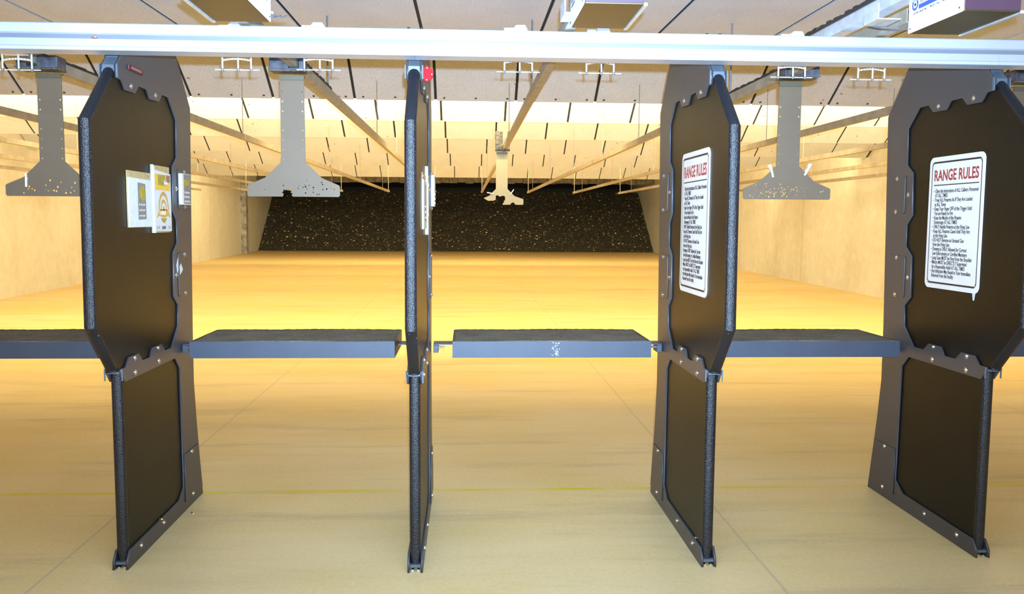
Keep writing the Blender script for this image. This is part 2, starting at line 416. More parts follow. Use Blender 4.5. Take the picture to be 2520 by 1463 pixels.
# ------------------------------------------------------------------ firing line
X0, S = -1.575, 1.35
PX = [X0 + S*i for i in range(4)]
YO = 4.3     # partition root y
PY = [.035, -.045, -.03, .03]      # the partitions do not stand quite in line
PX[1] -= .008
plate_out = [(4.66,2.46),(4.875,2.21),(4.845,1.575),(4.82,1.0),(4.815,.68),(4.845,.45),(4.925,.0),(3.815,0),(3.818,.04),(3.851,.081),(4.518,.088),(4.605,.14),(4.592,.80),
    (4.52,.863),(3.856,.863),(3.815,.912),(3.815,.926),(3.87,.926),(3.914,.966),(4.024,.966),(4.072,.926),(4.172,.924),(4.208,.966),(4.325,.966),(4.375,.926),(4.475,.926),
    (4.585,1.028),(4.595,1.142),(4.535,1.192),(4.545,1.42),(4.61,1.47),(4.61,1.593),(4.555,1.645),(4.572,1.875),(4.635,1.92),(4.645,2.12),(4.53,2.222),(4.44,2.222),
    (4.392,2.181),(4.27,2.177),(4.23,2.218),(4.132,2.217),(4.084,2.178),(3.97,2.176),(3.93,2.216),(3.88,2.218),(3.88,2.273),(3.925,2.31),(3.97,2.46)]
plate_out = [(y-YO, z) for y, z in plate_out]
side_me = {s: sheet('side_plate', plate_out, .010, Matrix.Translation((s*.030,0,0)) @ YZ) for s in (-1,1)}
up_out = [(3.98,2.36),(3.87,2.227),(3.622,2.0),(3.607,1.145),(3.80,.935),(3.80,.918),(4.69,.918),(4.69,2.36)]
up_me = sheet('upper_panel', [(y-YO,z) for y,z in up_out], .0496, YZ)
lo_me = sheet('lower_panel', [(y-YO,z) for y,z in [(3.858,.036),(3.858,.904),(4.69,.904),(4.69,.036)]], .0496, YZ)
def trim_sweep(name, path, rx, ry, n=10):
    """half-round nosing swept along a (y,z) path, bulging forward"""
    bm = bmesh.new(); P = [Vector((0, y-YO, z)) for y, z in path]; rings = []
    for i, p in enumerate(P):
        d1 = (P[i]-P[i-1]).normalized() if i else (P[1]-P[0]).normalized()
        d2 = (P[i+1]-P[i]).normalized() if i < len(P)-1 else d1
        t = (d1+d2).normalized(); nrm = Vector((0, t.z, -t.y))
        if nrm.y > 0: nrm = -nrm
        k = 1/max(.5, t.dot(d1))
        ring = []
        for a in range(n+1):
            th = -PI/2 + PI*a/n
            ring.append(bm.verts.new(p + Vector((rx*math.sin(th),0,0)) + nrm*(ry*k*math.cos(th)**.75)))
        rings.append(ring)
    for a, c in zip(rings, rings[1:]):
        for k in range(n): bm.faces.new((a[k], a[k+1], c[k+1], c[k]))
        bm.faces.new((a[0], c[0], c[-1], a[-1]))
    bm.faces.new(rings[0]); bm.faces.new(rings[-1][::-1])
    me = bm_mesh(name, bm)
    return me
nose_up = trim_sweep('edge_nosing', [(3.895,2.25),(3.622,2.0),(3.607,1.145),(3.80,.935),(3.803,.92)], .0255, .022)
nose_lo = trim_sweep('edge_nosing', [(3.858,.904),(3.858,.036)], .0255, .023)
bolt_bm = {}
bolt_me = {}
for s in (-1,1):
    bm = bmesh.new(); add_tube(bm, (0,0,0), (s*.0015,0,0), .0125, 12); add_dome(bm, (s*.0015,0,0), (s,0,0), .0085, .006, 8)
    bolt_me[s] = bm_mesh('bolt', bm)
BOLTS = [(4.343,2.206),(4.035,2.203),(4.275,.955),(3.975,.953),(4.28,.888),(3.975,.885),(4.281,.056),(3.978,.054)]
LATCH_U, LATCH_L, FOOT = (4.635,1.652,4.815,1.862), (4.60,1.183,4.785,1.418), (4.612,.05,4.868,.315)
pl_lab = ['black partition with grey frame holding two paper sleeves, leftmost of the four partitions',
          'black partition seen nearly edge on with a red metal tag at its top',
          'black partition with a rules sign seen steeply from the side, behind the third lane divider post',
          'black partition with the widest readable rules sign, at the right edge']
pl_lab[2] = 'black partition with a rules sign seen at a steep angle, between the second and third full shelves'
ALLP = []
for i, x in enumerate(PX):
    vis = 1 if i < 2 else -1
    r = empty('lane_partition', (x, YO+PY[i], 0), pl_lab[i], 'partition', 'shooting lane partitions')
    ALLP.append(r)
    for s in (-1,1): link('side_plate', side_me[s], M['frame'], r)
    link('upper_panel', up_me, M['panel'], r); link('lower_panel', lo_me, M['panel'], r)
    link('edge_nosing', nose_up, M['bull'], r); link('edge_nosing', nose_lo, M['bull'], r)
    # top clamp: front web, slanted lid and the arm that carries the beam
    bm = bmesh.new()
    prof = [(3.874,2.222),(3.874,2.272),(3.918,2.312),(3.962,2.44),(3.972,2.44),(3.932,2.31),(3.886,2.268),(3.886,2.222)]
    a = [bm.verts.new((-.0246,y-YO,z)) for y,z in prof]; c = [bm.verts.new((.0246,y-YO,z)) for y,z in prof]
    bm.faces.new(a); bm.faces.new(c[::-1])
    for q in range(len(prof)): bm.faces.new((a[q], a[(q+1)%len(prof)], c[(q+1)%len(prof)], c[q]))
    cl = link('top_clamp', bm_mesh('top_clamp', bm), M['clamp'], r); cl['label'] = 'pale blue steel clamp'
    for s in (-1,1): box('clamp_lip', ((.0353 if s>0 else -.0405), 3.868-YO, 2.216), ((.0405 if s>0 else -.0353), 3.884-YO, 2.276), M['clamp'], cl, .001)
    box('beam_arm', (-.0246,3.81-YO,2.325), (.0246,3.95-YO,2.36), M['clamp'], r)
    # webs
    bm = bmesh.new(); add_box(bm, (-.0248,3.818-YO,.9055), (.0248,4.69-YO,.9165))
    link('shelf_web', bm_mesh('shelf_web', bm), M['clamp'], r)
    for s in (-1,1):
        box('web_lip', ((.0353 if s>0 else -.0405), 3.812-YO, .874), ((.0405 if s>0 else -.0353), 3.819-YO, .929), M['clamp'], r, .001)
    box('base_web', (-.0248,3.825-YO,.022), (.0248,4.9-YO,.034), M['clamp'], r)
    box('rear_web', (-.0248,4.70-YO,.05), (.0248,4.71-YO,2.44), M['frame'], r)
    for q in (-.012,.014): tube('anchor_bolt', (q,3.832-YO,.004), (q,3.85-YO,.004), .006, M['bolt'], r)
    s = vis
    for y, z in BOLTS:
        o = link('bolt', bolt_me[s], M['bolt'], r); o.location = (s*.0352, y-YO, z)
    for nm, (y0,z0,y1,z1) in (('latch_plate',LATCH_U),('latch_plate',LATCH_L),('foot_plate',FOOT)):
        for ss in (-1,1):
            if nm == 'foot_plate': out = [(4.612,.05),(4.612,.315),(4.848,.315),(4.905,.05)]
            else: out = rrect(y0,z0,y1,z1,.012,3)
            me = sheet(nm, [(y-YO,z) for y,z in out], .005, Matrix.Translation((ss*.0378,0,0)) @ YZ)
            lp = link(nm, me, M['frame'], r)
            if ss == s:
                pts = [((y0+y1)/2,z1-.012),((y0+y1)/2,z0+.012)] if nm == 'latch_plate' else [(4.73,z1-.012),(4.735,z0+.01)]
                for y, z in pts:
                    o = link('bolt', bolt_me[s], M['bolt'], lp); o.location = (s*.0404, y-YO, z)
        if nm == 'latch_plate':
            o = link('bolt', bolt_me[s], M['bolt'], r); o.location = (s*.0352, y0-.03-YO, (z0+z1)/2)

# shelves with carpeted tops
shelf_lab = ['grey steel shooting shelf with carpet top, cut off by the left edge of the picture',
             'grey steel shooting shelf between the sleeve partition and the edge-on partition',
             'grey shooting shelf with a pale scratch on its front, beside the edge-on partition',
             'grey steel shooting shelf between the two partitions that carry rules signs',
             'grey steel shooting shelf barely showing at the right edge behind the last partition']
def make_shelf(first):
    r = empty('shooting_shelf', (0,0,0), 'x', 'shelf', 'carpeted shooting shelves')
    W = .525; D = .49
    bm = bmesh.new()
    add_box(bm, (-W,-D/2,.882), (W,-D/2+.004,.968)); add_box(bm, (-W,D/2-.004,.882), (W,D/2,.968))
    add_box(bm, (-W,-D/2+.004,.882), (-W+.004,D/2-.004,.968)); add_box(bm, (W-.004,-D/2+.004,.882), (W,D/2-.004,.968))
    add_box(bm, (-W+.004,-D/2+.004,.952), (W-.004,D/2-.004,.957))
    link('tray', bm_mesh('tray', bm), M['shelf'], r)
    bm = bmesh.new(); nx, ny = 60, 26
    g = []
    for j in range(ny+1):
        row = []
        for i in range(nx+1):
            x = -W+.005+(2*W-.01)*i/nx; y = -D/2+.005+(D-.01)*j/ny
            z = .969 + .0018*math.sin(x*9+y*5)*math.sin(y*11+1) + random.uniform(-.001,.001)
            if j == ny: z += .004*max(0, math.sin(x*6+1)) + random.uniform(0,.002)
            row.append(bm.verts.new((x,y,z)))
        g.append(row)
    for j in range(ny):
        for i in range(nx): bm.faces.new((g[j][i],g[j][i+1],g[j+1][i+1],g[j+1][i]))
    ring = [g[0][i] for i in range(nx+1)] + [g[j][nx] for j in range(1,ny+1)] + [g[ny][i] for i in range(nx-1,-1,-1)] + [g[j][0] for j in range(ny-1,0,-1)]
    low = [bm.verts.new((v.co.x,v.co.y,.958)) for v in ring]
    for k in range(len(ring)): bm.faces.new((ring[k], low[k], low[(k+1)%len(low)], ring[(k+1)%len(ring)]))
    o = link('carpet_top', bm_mesh('carpet_top', bm, True), M['carpet'], r)
    for s in (-1,1):
        xi, xo = s*(W+.0005), s*(S/2-.0415)
        b1 = box('side_tab', (min(xi,xo),-.02,.918), (max(xi,xo),.10,.923), M['shelf'], r)
        xa = s*(S/2-.0415)
        box('hinge_lug', (min(xa,xa-s*.028),-.025,.875), (max(xa,xa-s*.028),.07,.917), M['shelf'], b1, .002)
        for q in (-.004,.012):
            tube('hinge_bolt', (xa-s*.028,q,.902), (xa-s*.062,q,.902), .005, M['bolt'], b1, 8)
    return r
shelf0 = make_shelf(True)
for k in range(5):
    r = shelf0 if k == 0 else copy_tree(shelf0)
    r.location = (PX[0] - S/2 + S*k, 4.675, 0); r['label'] = shelf_lab[k]
# pale scratch on the third shelf's front
r3 = [o for o in bpy.data.objects if o.get('label') == shelf_lab[2]][0]
bm = bmesh.new()
for k in range(40):
    x = .02+random.gauss(0,.012); z = random.uniform(.888,.962); l = random.uniform(.002,.008)
    add_box(bm, (x,-.2457,z), (x+random.uniform(.001,.003),-.2451,z+l))
link('scratch_mark', bm_mesh('scratch_mark', bm), M['galv'], r3)

# ------------------------------------------------------------------ long beam
r = empty('header_beam', (0,3.70,2.284), 'long white aluminium header beam with a grooved face, crossing above the partitions', 'beam')
def beam_piece(name, x0, x1, prof, mat):
    bm = bmesh.new()
    a = [bm.verts.new((x0,y,z)) for y,z in prof]; c = [bm.verts.new((x1,y,z)) for y,z in prof]
    bm.faces.new(a[::-1]); bm.faces.new(c)
    for q in range(len(prof)): bm.faces.new((a[q], c[q], c[(q+1)%len(prof)], a[(q+1)%len(prof)]))
    return link(name, bm_mesh(name, bm), mat, r)
up_prof = [(-.032,.066),(-.038,.072),(-.038,.108),(-.034,.112),(.05,.112),(.05,.066)]
lo_prof = [(-.044,.004),(-.050,.0),(.05,0),(.05,.050),(-.030,.050),(-.042,.047),(-.044,.018),(-.047,.014)]
for x0, x1 in ((-8.9,1.0955),(1.0965,8.6)): beam_piece('upper_rail', x0, x1, up_prof, M['alu'])
for x0, x1 in ((-8.9,-.2215),(-.2207,1.0615),(1.0623,2.2975),(2.2983,8.6)): beam_piece('lower_rail', x0, x1, lo_prof, M['alu'])
beam_piece('groove_strip', -8.9, 8.6, [(-.022,.050),(.05,.050),(.05,.066),(-.022,.066)], M['alu_dark'])
r = bpy.data.objects['header_beam']
bm = bmesh.new(); bmesh.ops.create_uvsphere(bm, u_segments=12, v_segments=8, radius=.011)
for v in bm.verts: v.co = Vector((v.co.x*1.15, v.co.y*.8, v.co.z*.42)) + Vector((0,0,.0045))
me = bm_mesh('copper_fragment', bm, True)
tag(link('copper_fragment', me, M['copper']), 'small copper coloured bullet fragment lying in the groove of the long beam', 'bullet fragment').location = (-1.528, 3.668, 2.3344)

# rod brackets on the back of the beam
br_x = [-1.985,-1.03,-.668,.232,.607,1.50,1.878]
br_lab = ['chrome rod bracket under the beam, in front of the left target hanger with one clothespin',
          'chrome rod bracket under the beam just right of the sleeve partition',
          'chrome rod bracket under the beam, at the top of the clean grey target hanger',
          'chrome rod bracket under the beam, first one to the right of the red tag',
          'chrome rod bracket under the beam, just left of the steep rules sign partition',
          'chrome rod bracket under the beam, at the top of the hanger with two clothespins',
          'chrome rod bracket under the beam, last one before the rightmost partition']
def make_bracket():
    r = empty('rod_bracket', (0,0,0), 'x', 'bracket', 'chrome rod brackets behind the beam')
    bm = bmesh.new()
    prof = [(-.036,.43),(-.036,.465),(-.026,.482),(.012,.482),(.022,.473),(.022,.43)]
    a = [bm.verts.new((x,-.045,z)) for x,z in prof]; c = [bm.verts.new((x,.03,z)) for x,z in prof]
    bm.faces.new(a); bm.faces.new(c[::-1])
    for q in range(len(prof)): bm.faces.new((a[q], a[(q+1)%6], c[(q+1)%6], c[q]))
    link('white_cap', bm_mesh('white_cap', bm), M['whitecap'], r)
    bm = bmesh.new(); add_box(bm, (.024,-.03,.425), (.066,.03,.472))
    for q in range(4): add_box(bm, (.024+.01*q,-.034,.428), (.029+.01*q,-.03,.45))
    link('ribbed_clip', bm_mesh('ribbed_clip', bm), M['galv'], r)
    box('mount_arm', (-.05,-.2049,.345), (.05,.006,.351), M['galv'], r)
    # curved top bar
    bm = bmesh.new(); n = 10
    for k in range(n):
        xa, xb = -.066+.132*k/n, -.066+.132*(k+1)/n
        za, zb = [.323+.008*(1-(xx/.066)**2) for xx in (xa,xb)]
        add_tube(bm, (xa,0,za), (xb,0,zb), .0045, 8)
    link('top_bar', bm_mesh('top_bar', bm, True), M['chrome'], r)
    for xx in (-.063,-.006,.063):
        rd = tube('upright_rod', (xx,0,.277), (xx,0,.43), .0042, M['chrome'], r)
        tube('end_sleeve', (xx,0,.276), (xx,0,.288), .0055, M['rod'], rd)
    tube('cross_wire', (-.098,.006,.284), (.098,.006,.284), .0022, M['wood'], r, 8)
    return r
b0 = make_bracket()
for k, x in enumerate(br_x):
    r = b0 if k == 0 else copy_tree(b0)
    dz = [1.967,1.982,1.987,1.992,1.992,1.987,1.982][k]
    r.location = (x, 3.955, dz); r['label'] = br_lab[k]
    if k in (0,1,5): r.scale = (-1,1,1)

# ------------------------------------------------------------------ target rails, one per lane
lanes = [PX[0]-S/2+S*k for k in range(-5, 11)]
lanes = [x for x in lanes if -8.6 < x < 8.3]
ordw = ['first','second','third','fourth','fifth','sixth','seventh']
RZ0, RZ1 = 2.402, 2.458
def rail_label(x):
    k = round((x - (PX[0]-S/2))/S)
    if k == 0: return 'steel target rail with black top running downrange above the left hanger with one clothespin'
    if k == 1: return 'steel target rail with a black rubber strip running downrange above the clean grey hanger'
    if k == 2: return 'steel target rail running downrange to the far yellow torn hanger'
    if k == 3: return 'steel target rail running downrange above the hanger with two clothespins'
    if k > 3: return f'thin steel target rail running downrange, {ordw[k-4]} one to the right of the rightmost partition line'
    return f'thin steel target rail running downrange, {ordw[-k-1]} one to the left of the one clothespin hanger'
for x in lanes:
    k = round((x - (PX[0]-S/2))/S)
    xr = x - .02
    r = empty('target_rail', (xr,3.42,RZ0), rail_label(x), 'rail', 'overhead target rails')
    bm = bmesh.new(); y1 = 25.2-3.42
    for a, c in (((-.021,0,0),(.021,y1,.004)), ((-.021,0,.004),(-.017,y1,RZ1-RZ0)), ((.017,0,.004),(.021,y1,RZ1-RZ0)), ((-.017,0,RZ1-RZ0-.004),(.017,y1,RZ1-RZ0))): add_box(bm, a, c)
    link('channel', bm_mesh('channel', bm), M['rail'], r)
    if k in (0,1,3,4):
        a0, a1 = {0:(1.0,3.2), 1:(1.35,2.4), 3:(1.3,3.0), 4:(.6,2.4)}[k]
        bm = bmesh.new(); n = 26
        for q in range(n):
            ya, yb2 = a0+(a1-a0)*q/n, a0+(a1-a0)*(q+1)/n
            h = .013 + random.uniform(-.003,.006)
            add_box(bm, (-.024,ya,RZ1-RZ0+.0005), (.024,yb2,RZ1-RZ0+h))
        link('rubber_strip', bm_mesh('rubber_strip', bm), M['rubber_strip'], r)
    for yy in ((5.8,8.9,11.3,14.35,18.45,23.3,25.0) if k in (1,2,3) else (8.9,11.3,14.35,18.45,23.3,25.0)):
        zt = 2.945 if yy < 7 else next((zb+(yb-yy)*SL-.012 for yb,zb,_ in BAF if 0 < yb-yy < .6), 3.95)
        if yy == 25.0: zt = 3.99
        dx = .0 if yy != 5.8 else .0
        tube('hanger_rod', (dx, yy-3.42, RZ1-RZ0), (dx, yy-3.42, zt-RZ0), .006 if yy < 7 else .0035 if yy < 24 else .007, M['rod'] if yy < 7 else M['rail'], r, 8)

# ------------------------------------------------------------------ carriages and T-shaped target hangers
def holes_rand(n, cx, cz, sx, sz, rmin, rmax, ok, seed):
    rnd = random.Random(seed); out = []
    tries = 0
    while len(out) < n and tries < 4000:
        tries += 1
        x, z, q = rnd.gauss(cx,sx), rnd.gauss(cz,sz), rnd.uniform(rmin,rmax)
        if ok(x,z,q) and all((x-a)**2+(z-b_)**2 > (q+c+.0015)**2 for a,b_,c in out): out.append((x,z,q))
    return out
T_OUT = [(-.064,.0),(.064,0),(.066,-.463),(.155,-.548),(.243,-.585),(.250,-.592),(.250,-.640),(.243,-.649),(-.243,-.649),(-.250,-.640),(-.250,-.592),(-.243,-.585),(-.155,-.548),(-.066,-.463)]
def in_bar(x, z, q): return abs(x) < .238-q and -.642+q < z < -.553-max(0,(abs(x)-.15))*.3-q
def t_hanger(loc, label, seed, nh, torn=None, scale=1, mat=None, clips=(), dots=7, cx=0.0):
    r = empty('target_hanger', loc, label, 'target hanger', 'T-shaped steel target hangers')
    hs = []
    for q in range(dots):
        z = -.085-.052*q - (.05 if q >= 3 else 0)
        for sx in (-.053,.053): hs.append((sx, z, .0038))
    if torn: out = torn
    else: out = T_OUT
    rnd = holes_rand(nh, cx, -.605, .10, .025, .002, .006, in_bar, seed) if not torn else []
    allh = [circle(x*1,z,q,8,random.random()) for x,z,q in hs+rnd]
    me = sheet('hanger_plate', out, .004, XZ, allh)
    link('hanger_plate', me, mat or M['plate'], r)
    bm = bmesh.new(); add_box(bm, (-.066,-.012,-.004), (.066,.03,.0005)); add_box(bm, (-.066,-.012,-.024), (.066,-.0025,-.004))
    link('mount_strap', bm_mesh('mount_strap', bm), M['strap'], r)
    return r
def clothespin(p, ang, label):
    r = empty('clothespin', p, label, 'clothespin', 'wooden clothespins on the hangers', Matrix.Rotation(ang,3,'Y'))
    for s, nm in ((-1,'front_leg'),(1,'back_leg')):
        bm = bmesh.new(); vs = []
        prof = [(-.036,.0026),(-.036,.007),(.0,.011),(.036,.0155),(.036,.010),(.006,.0035)]
        a = [bm.verts.new((-.005, s*y, z)) for z, y in prof]; c = [bm.verts.new((.005, s*y, z)) for z, y in prof]
        bm.faces.new(a); bm.faces.new(c[::-1])
        for q in range(6): bm.faces.new((a[q],a[(q+1)%6],c[(q+1)%6],c[q]))
        link(nm, bm_mesh(nm, bm), M['wood'], r)
    bm = bmesh.new()
    for q in range(3): add_tube(bm, (-.0065,0,.006+.0025*q), (.0065,0,.006+.0025*q), .0032, 8)
    link('spring', bm_mesh('spring', bm), M['galv'], r)
    return r
def carriage(x, y, label, rail_x, wide=.18, tilt=0, z=0, tall=False):
    r = empty('target_carriage', (x, y, 2.35+z), label, 'target carriage', 'target carriages riding on the rails')
    if tilt: r.rotation_euler = (0, tilt, 0)
    dx = rail_x - x; zz = -z
    h = .24 if tall else .095
    bm = bmesh.new()
    add_box(bm, (-wide/2,-.05,.024), (wide/2,.06,.034), .002)
    link('base_plate', bm_mesh('base_plate', bm), M['rust'], r)
    mat = M['rust'] if tall else M['scuff']
    for s in (-1,1):
        xi = dx + s*.028; xo = max(-wide/2-.01, min(wide/2+.01, s*wide/2))
        if abs(xo-xi) > .008:
            box('cheek_block', (min(xi,xo),-.055,.034), (max(xi,xo),.05,h), mat, r, .003)
    if not tall:
        box('front_bumper', (-wide/2-.004,-.066,.030+.0), (wide/2+.004,-.056,.036), M['scuff'], r)
    return r
RX = {k: PX[0]-S/2+S*k-.02 for k in range(6)}
hx = [-2.222, -.945, .39, 1.80, 3.135]
# intact hangers
t1 = t_hanger((-2.222,4.75,2.364), 'grey T-shaped target hanger with one clothespin, partly behind the sleeve partition', 3, 26, cx=.03)
t2 = t_hanger((-.945,4.75,2.372), 'clean pale grey T-shaped target hanger between the sleeve and edge-on partitions', 5, 14, dots=7, cx=-.03,
   torn=[(-.064,.0),(.064,0),(.066,-.463),(.155,-.548),(.243,-.585),(.250,-.592),(.250,-.640),(.243,-.649),(-.005,-.649),(-.012,-.640),(-.004,-.632),(-.018,-.627),(-.010,-.617),(-.026,-.612),(-.022,-.604),(-.036,-.614),(-.040,-.605),(-.046,-.616),(-.055,-.606),(-.056,-.620),(-.064,-.628),(-.054,-.634),(-.06,-.649),(-.243,-.649),(-.250,-.640),(-.250,-.592),(-.243,-.585),(-.155,-.548),(-.066,-.463)])
t4 = t_hanger((1.797,4.75,2.378), 'grey T-shaped target hanger with two clothespins, between the two rules sign partitions', 9, 70, cx=-.04)
t5 = t_hanger((3.142,4.75,2.372), 'grey T-shaped target hanger just showing beyond the rightmost partition', 11, 10)
# bullet holes of the clean hanger
def rect_in(x,z,q): return in_bar(x,z,q) and not (-.085 < x < .01 and z < -.59)
hs = holes_rand(22, .05, -.60, .13, .022, .002, .0048, rect_in, 21)
hp = [c for c in t2.children if c.name.startswith('hanger_plate')][0]
dots2 = [(sx,-.085-.052*q-(.05 if q>=3 else 0),.0038) for q in range(7) for sx in (-.053,.053)]
hp.data = sheet('hanger_plate', [(-.064,.0),(.064,0),(.066,-.463),(.155,-.548),(.243,-.585),(.250,-.592),(.250,-.640),(.243,-.649),(-.005,-.649),(-.012,-.640),(-.004,-.632),(-.018,-.627),(-.010,-.617),(-.026,-.612),(-.022,-.604),(-.036,-.614),(-.040,-.605),(-.046,-.616),(-.055,-.606),(-.056,-.620),(-.064,-.628),(-.054,-.634),(-.06,-.649),(-.243,-.649),(-.250,-.640),(-.250,-.592),(-.243,-.585),(-.155,-.548),(-.066,-.463)],
    .004, XZ, [circle(x,z,q,8,random.random()) for x,z,q in dots2+hs])
hp.data.materials.append(M['plate'])
# far torn hanger
def jag(p, q, n, amp, seed):
    rnd = random.Random(seed); p, q = Vector(p), Vector(q); d = q-p; nn = Vector((-d.y,d.x)).normalized()
    return [tuple(p + d*((k+rnd.uniform(-.3,.3))/n) + nn*rnd.uniform(-amp,amp)) for k in range(1,n)]
tor = [(-.070,0),(.070,0),(.070,-.463),(.155,-.552),(.258,-.588),(.262,-.594),(.262,-.650),(.255,-.660),(.17,-.660)]
tor += jag((.17,-.660),(.135,-.625),4,.006,1) + [(.135,-.625)] + jag((.135,-.625),(.10,-.660),4,.006,2) + [(.10,-.660),(.01,-.662)]
tor += jag((.01,-.662),(.045,-.58),7,.008,3) + [(.04,-.56)] + jag((.04,-.56),(-.055,-.55),6,.012,4) + [(-.07,-.545),(-.072,-.60)] + jag((-.072,-.60),(-.16,-.615),6,.007,5) + [(-.165,-.61)]
tor += jag((-.165,-.61),(-.21,-.585),4,.005,6) + [(-.215,-.578),(-.155,-.552),(-.070,-.463)]
t3 = t_hanger((.395,9.80,2.376), 'far yellow lit T-shaped target hanger with a torn bottom edge, in front of the trap', 15, 0, torn=tor, dots=0, mat=M['plate_warm_lit'])
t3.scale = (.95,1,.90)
# carriages riding the rails
carriage(-2.245, 4.72, 'scuffed black target carriage at the beam above the one clothespin hanger', RX[0], .21, .0, 0)
carriage(-.957, 4.72, 'scuffed blue black target carriage above the clean grey hanger', RX[1], .18, 0, .010)
carriage(1.83, 4.72, 'scuffed black target carriage above the hanger with two clothespins', RX[3], .19, 0, .014)
carriage(3.13, 4.72, 'scuffed black target carriage at the right edge beyond the last partition', RX[4], .18, 0, .010)
carriage(.402, 9.80, 'rust speckled target carriage above the far yellow torn hanger', RX[2], .165, 0, .014, True)
# clothespins
clothespin((-2.36,4.75,1.80), math.radians(4), 'pale clothespin clipped on the left wing of the leftmost hanger')
clothespin((1.704,4.75,1.887), math.radians(-17), 'left clothespin of two on the hanger between the rules signs')
clothespin((1.91,4.75,1.897), math.radians(27), 'right clothespin of two on the hanger between the rules signs')
clothespin((.262,9.80,1.912), math.radians(-80), 'clothespin lying level on the left shoulder of the far torn hanger')
clothespin((.512,9.80,1.925), math.radians(35), 'clothespin leaning right on the right shoulder of the far torn hanger')

# ------------------------------------------------------------------ drive boxes over the lanes
def drive_box(x, side, label, purple):
    r = empty('drive_box', (x,3.05,2.315), label, 'drive box', 'target drive boxes over the lanes')
    y0, y1, w, h = -.18, .18, .098, .30
    box('housing', (-w,y0,0), (w,y1,h), M['boxpaint'], r, .003)
    box('near_cover', (-w+.002,y0-.004,.004), (w-.002,y0-.0005,h), M['boxpurple'], r)
    xs = -side*(w+.006)
    box('edge_strip', (min(xs-.006,xs+.006),y0,-.004), (max(xs-.006,xs+.006),y1+.004,.006), M['galv'], r)
    # label plate
    px = side*(w+.003)
    pm = FACE_RIGHT if side > 0 else FACE_LEFT
    m4 = pm.to_4x4(); m4.translation = Vector((px,0,0))
    me = sheet('label_plate', rrect(-.18,0,.18,.30,.006,3), .004, m4)
    lp = link('label_plate', me, M['white'], r)
    m5 = pm.to_4x4(); m5.translation = Vector((px+side*.0026,0,0))
    x0 = -.18 if side > 0 else -.18
    flip = 1
    # which local end is the far end of the box: local x runs to +Y on the right face and to -Y on the left face
    far = .18 if side > 0 else -.18
    sg = -1 if side > 0 else 1      # from the far end towards the camera, in local x
    cx = far + sg*.045
    if side > 0: cx = -.18+.045
    ring_o, ring_i = circle(cx,.098,.022,28), circle(cx,.098,.0135,28)
    link('logo_ring', sheet('logo_ring', ring_o, .0006, m5, [ring_i]), M['blueink'], lp)
    link('logo_dot', sheet('logo_dot', circle(cx,.098,.006,20), .0006, m5), M['ink'], lp)
    link('logo_bar', sheet('logo_bar', [(cx+.026,.076),(.165,.076),(.165,.092),(cx+.026,.092)], .0006, m5), M['blueink'], lp)
    link('logo_lettering', text_mesh('logo_lettering', [('TARGET', cx+.030, .096, .05, .62), ('ACTION', cx+.030, .138, .05, .62)], m5, .0005), M['ink'], lp)
    link('small_print', text_mesh('small_print', [('ACTION TARGET INC', cx-.01, .062, .0105, .9), ('PROVO, UTAH', cx+.105, .062, .0105, .9), ('PATENT NUMBER', cx+.185, .062, .0105, .9)], m5, .0001), M['ink'], lp)
    bm = bmesh.new()
    for q in (-.165,.16): add_dome(bm, m5 @ Vector((q,.016,0)), m5.to_3x3() @ Vector((0,0,1)), .004, .002, 8)
    link('screw', bm_mesh('screw', bm), M['ink'], lp)
    # hanger struts to the ceiling
    for y in (-.1,.12): tube('ceiling_strut', (0,y,h), (0,y,2.93-2.315), .012, M['galv'], r)
    return r
db1 = drive_box(-.818, 1, 'drive box with olive underside hanging over the lane of the clean grey hanger', 0)
db2 = drive_box(.485, -1, 'drive box with olive underside hanging above the middle of the picture', 0)
db3 = drive_box(1.772, -1, 'drive box with white blue-striped label plate hanging at the top right', 1)
def tray(box_root, x0, x1, y0, y1, z, lipx=None):
    bm = bmesh.new(); add_box(bm, (x0,y0,z), (x1,y1,z+.004)); add_box(bm, (x0,y0,z+.004), (x0+.004,y1,z+.06)); add_box(bm, (x0+.004,y1-.004,z+.004), (x1,y1,z+.018))
    return link('mount_bracket', bm_mesh('mount_bracket', bm), M['galv'], box_root)
tray(db2, -.125, -.05, .185, .33, .055)
tray(db1, .01, .08, .185, .33, .055)
tray(db3, -.22, -.13, .185, .30, .055)
def wire(box_root, pts, rr=.003):
    bm = bmesh.new()
    for a, c in zip(pts, pts[1:]): add_tube(bm, a, c, rr, 6)
    return link('cable', bm_mesh('cable', bm), M['rod'], box_root)
for q in range(3):
    wire(db1, [(.05+.02*q,.183,.03),(.06+.02*q,.24,.02+.01*q),(.07+.022*q,.32,.05),(.075+.02*q,.40,.075)])
wire(db3, [(-.09,.183,.02),(-.11,.23,.03),(-.16,.28,.045),(-.2,.34,.07)], .005)
# angle rail that carries the rightmost box's rail end, with black top strip
r = empty('support_channel', (1.63,2.95,2.42), 'galvanised support channel with black rubber top beside the top right drive box', 'channel')
bm = bmesh.new(); L = 1.5
add_box(bm, (-.03,0,0), (.03,L,.004)); add_box(bm, (-.03,0,.004), (-.026,L,.05)); add_box(bm, (.026,0,.004), (.03,L,.05))
link('channel', bm_mesh('channel', bm), M['galv'], r)
bm = bmesh.new()
for q in range(40): add_box(bm, (-.036,L*q/40,.0505), (.036,L*(q+1)/40,.066+random.uniform(-.004,.006)))
link('rubber_strip', bm_mesh('rubber_strip', bm), M['bull'], r)
tube('hanger_rod', (0,.45,.066), (0,.45,.508), .012, M['galv'], r)

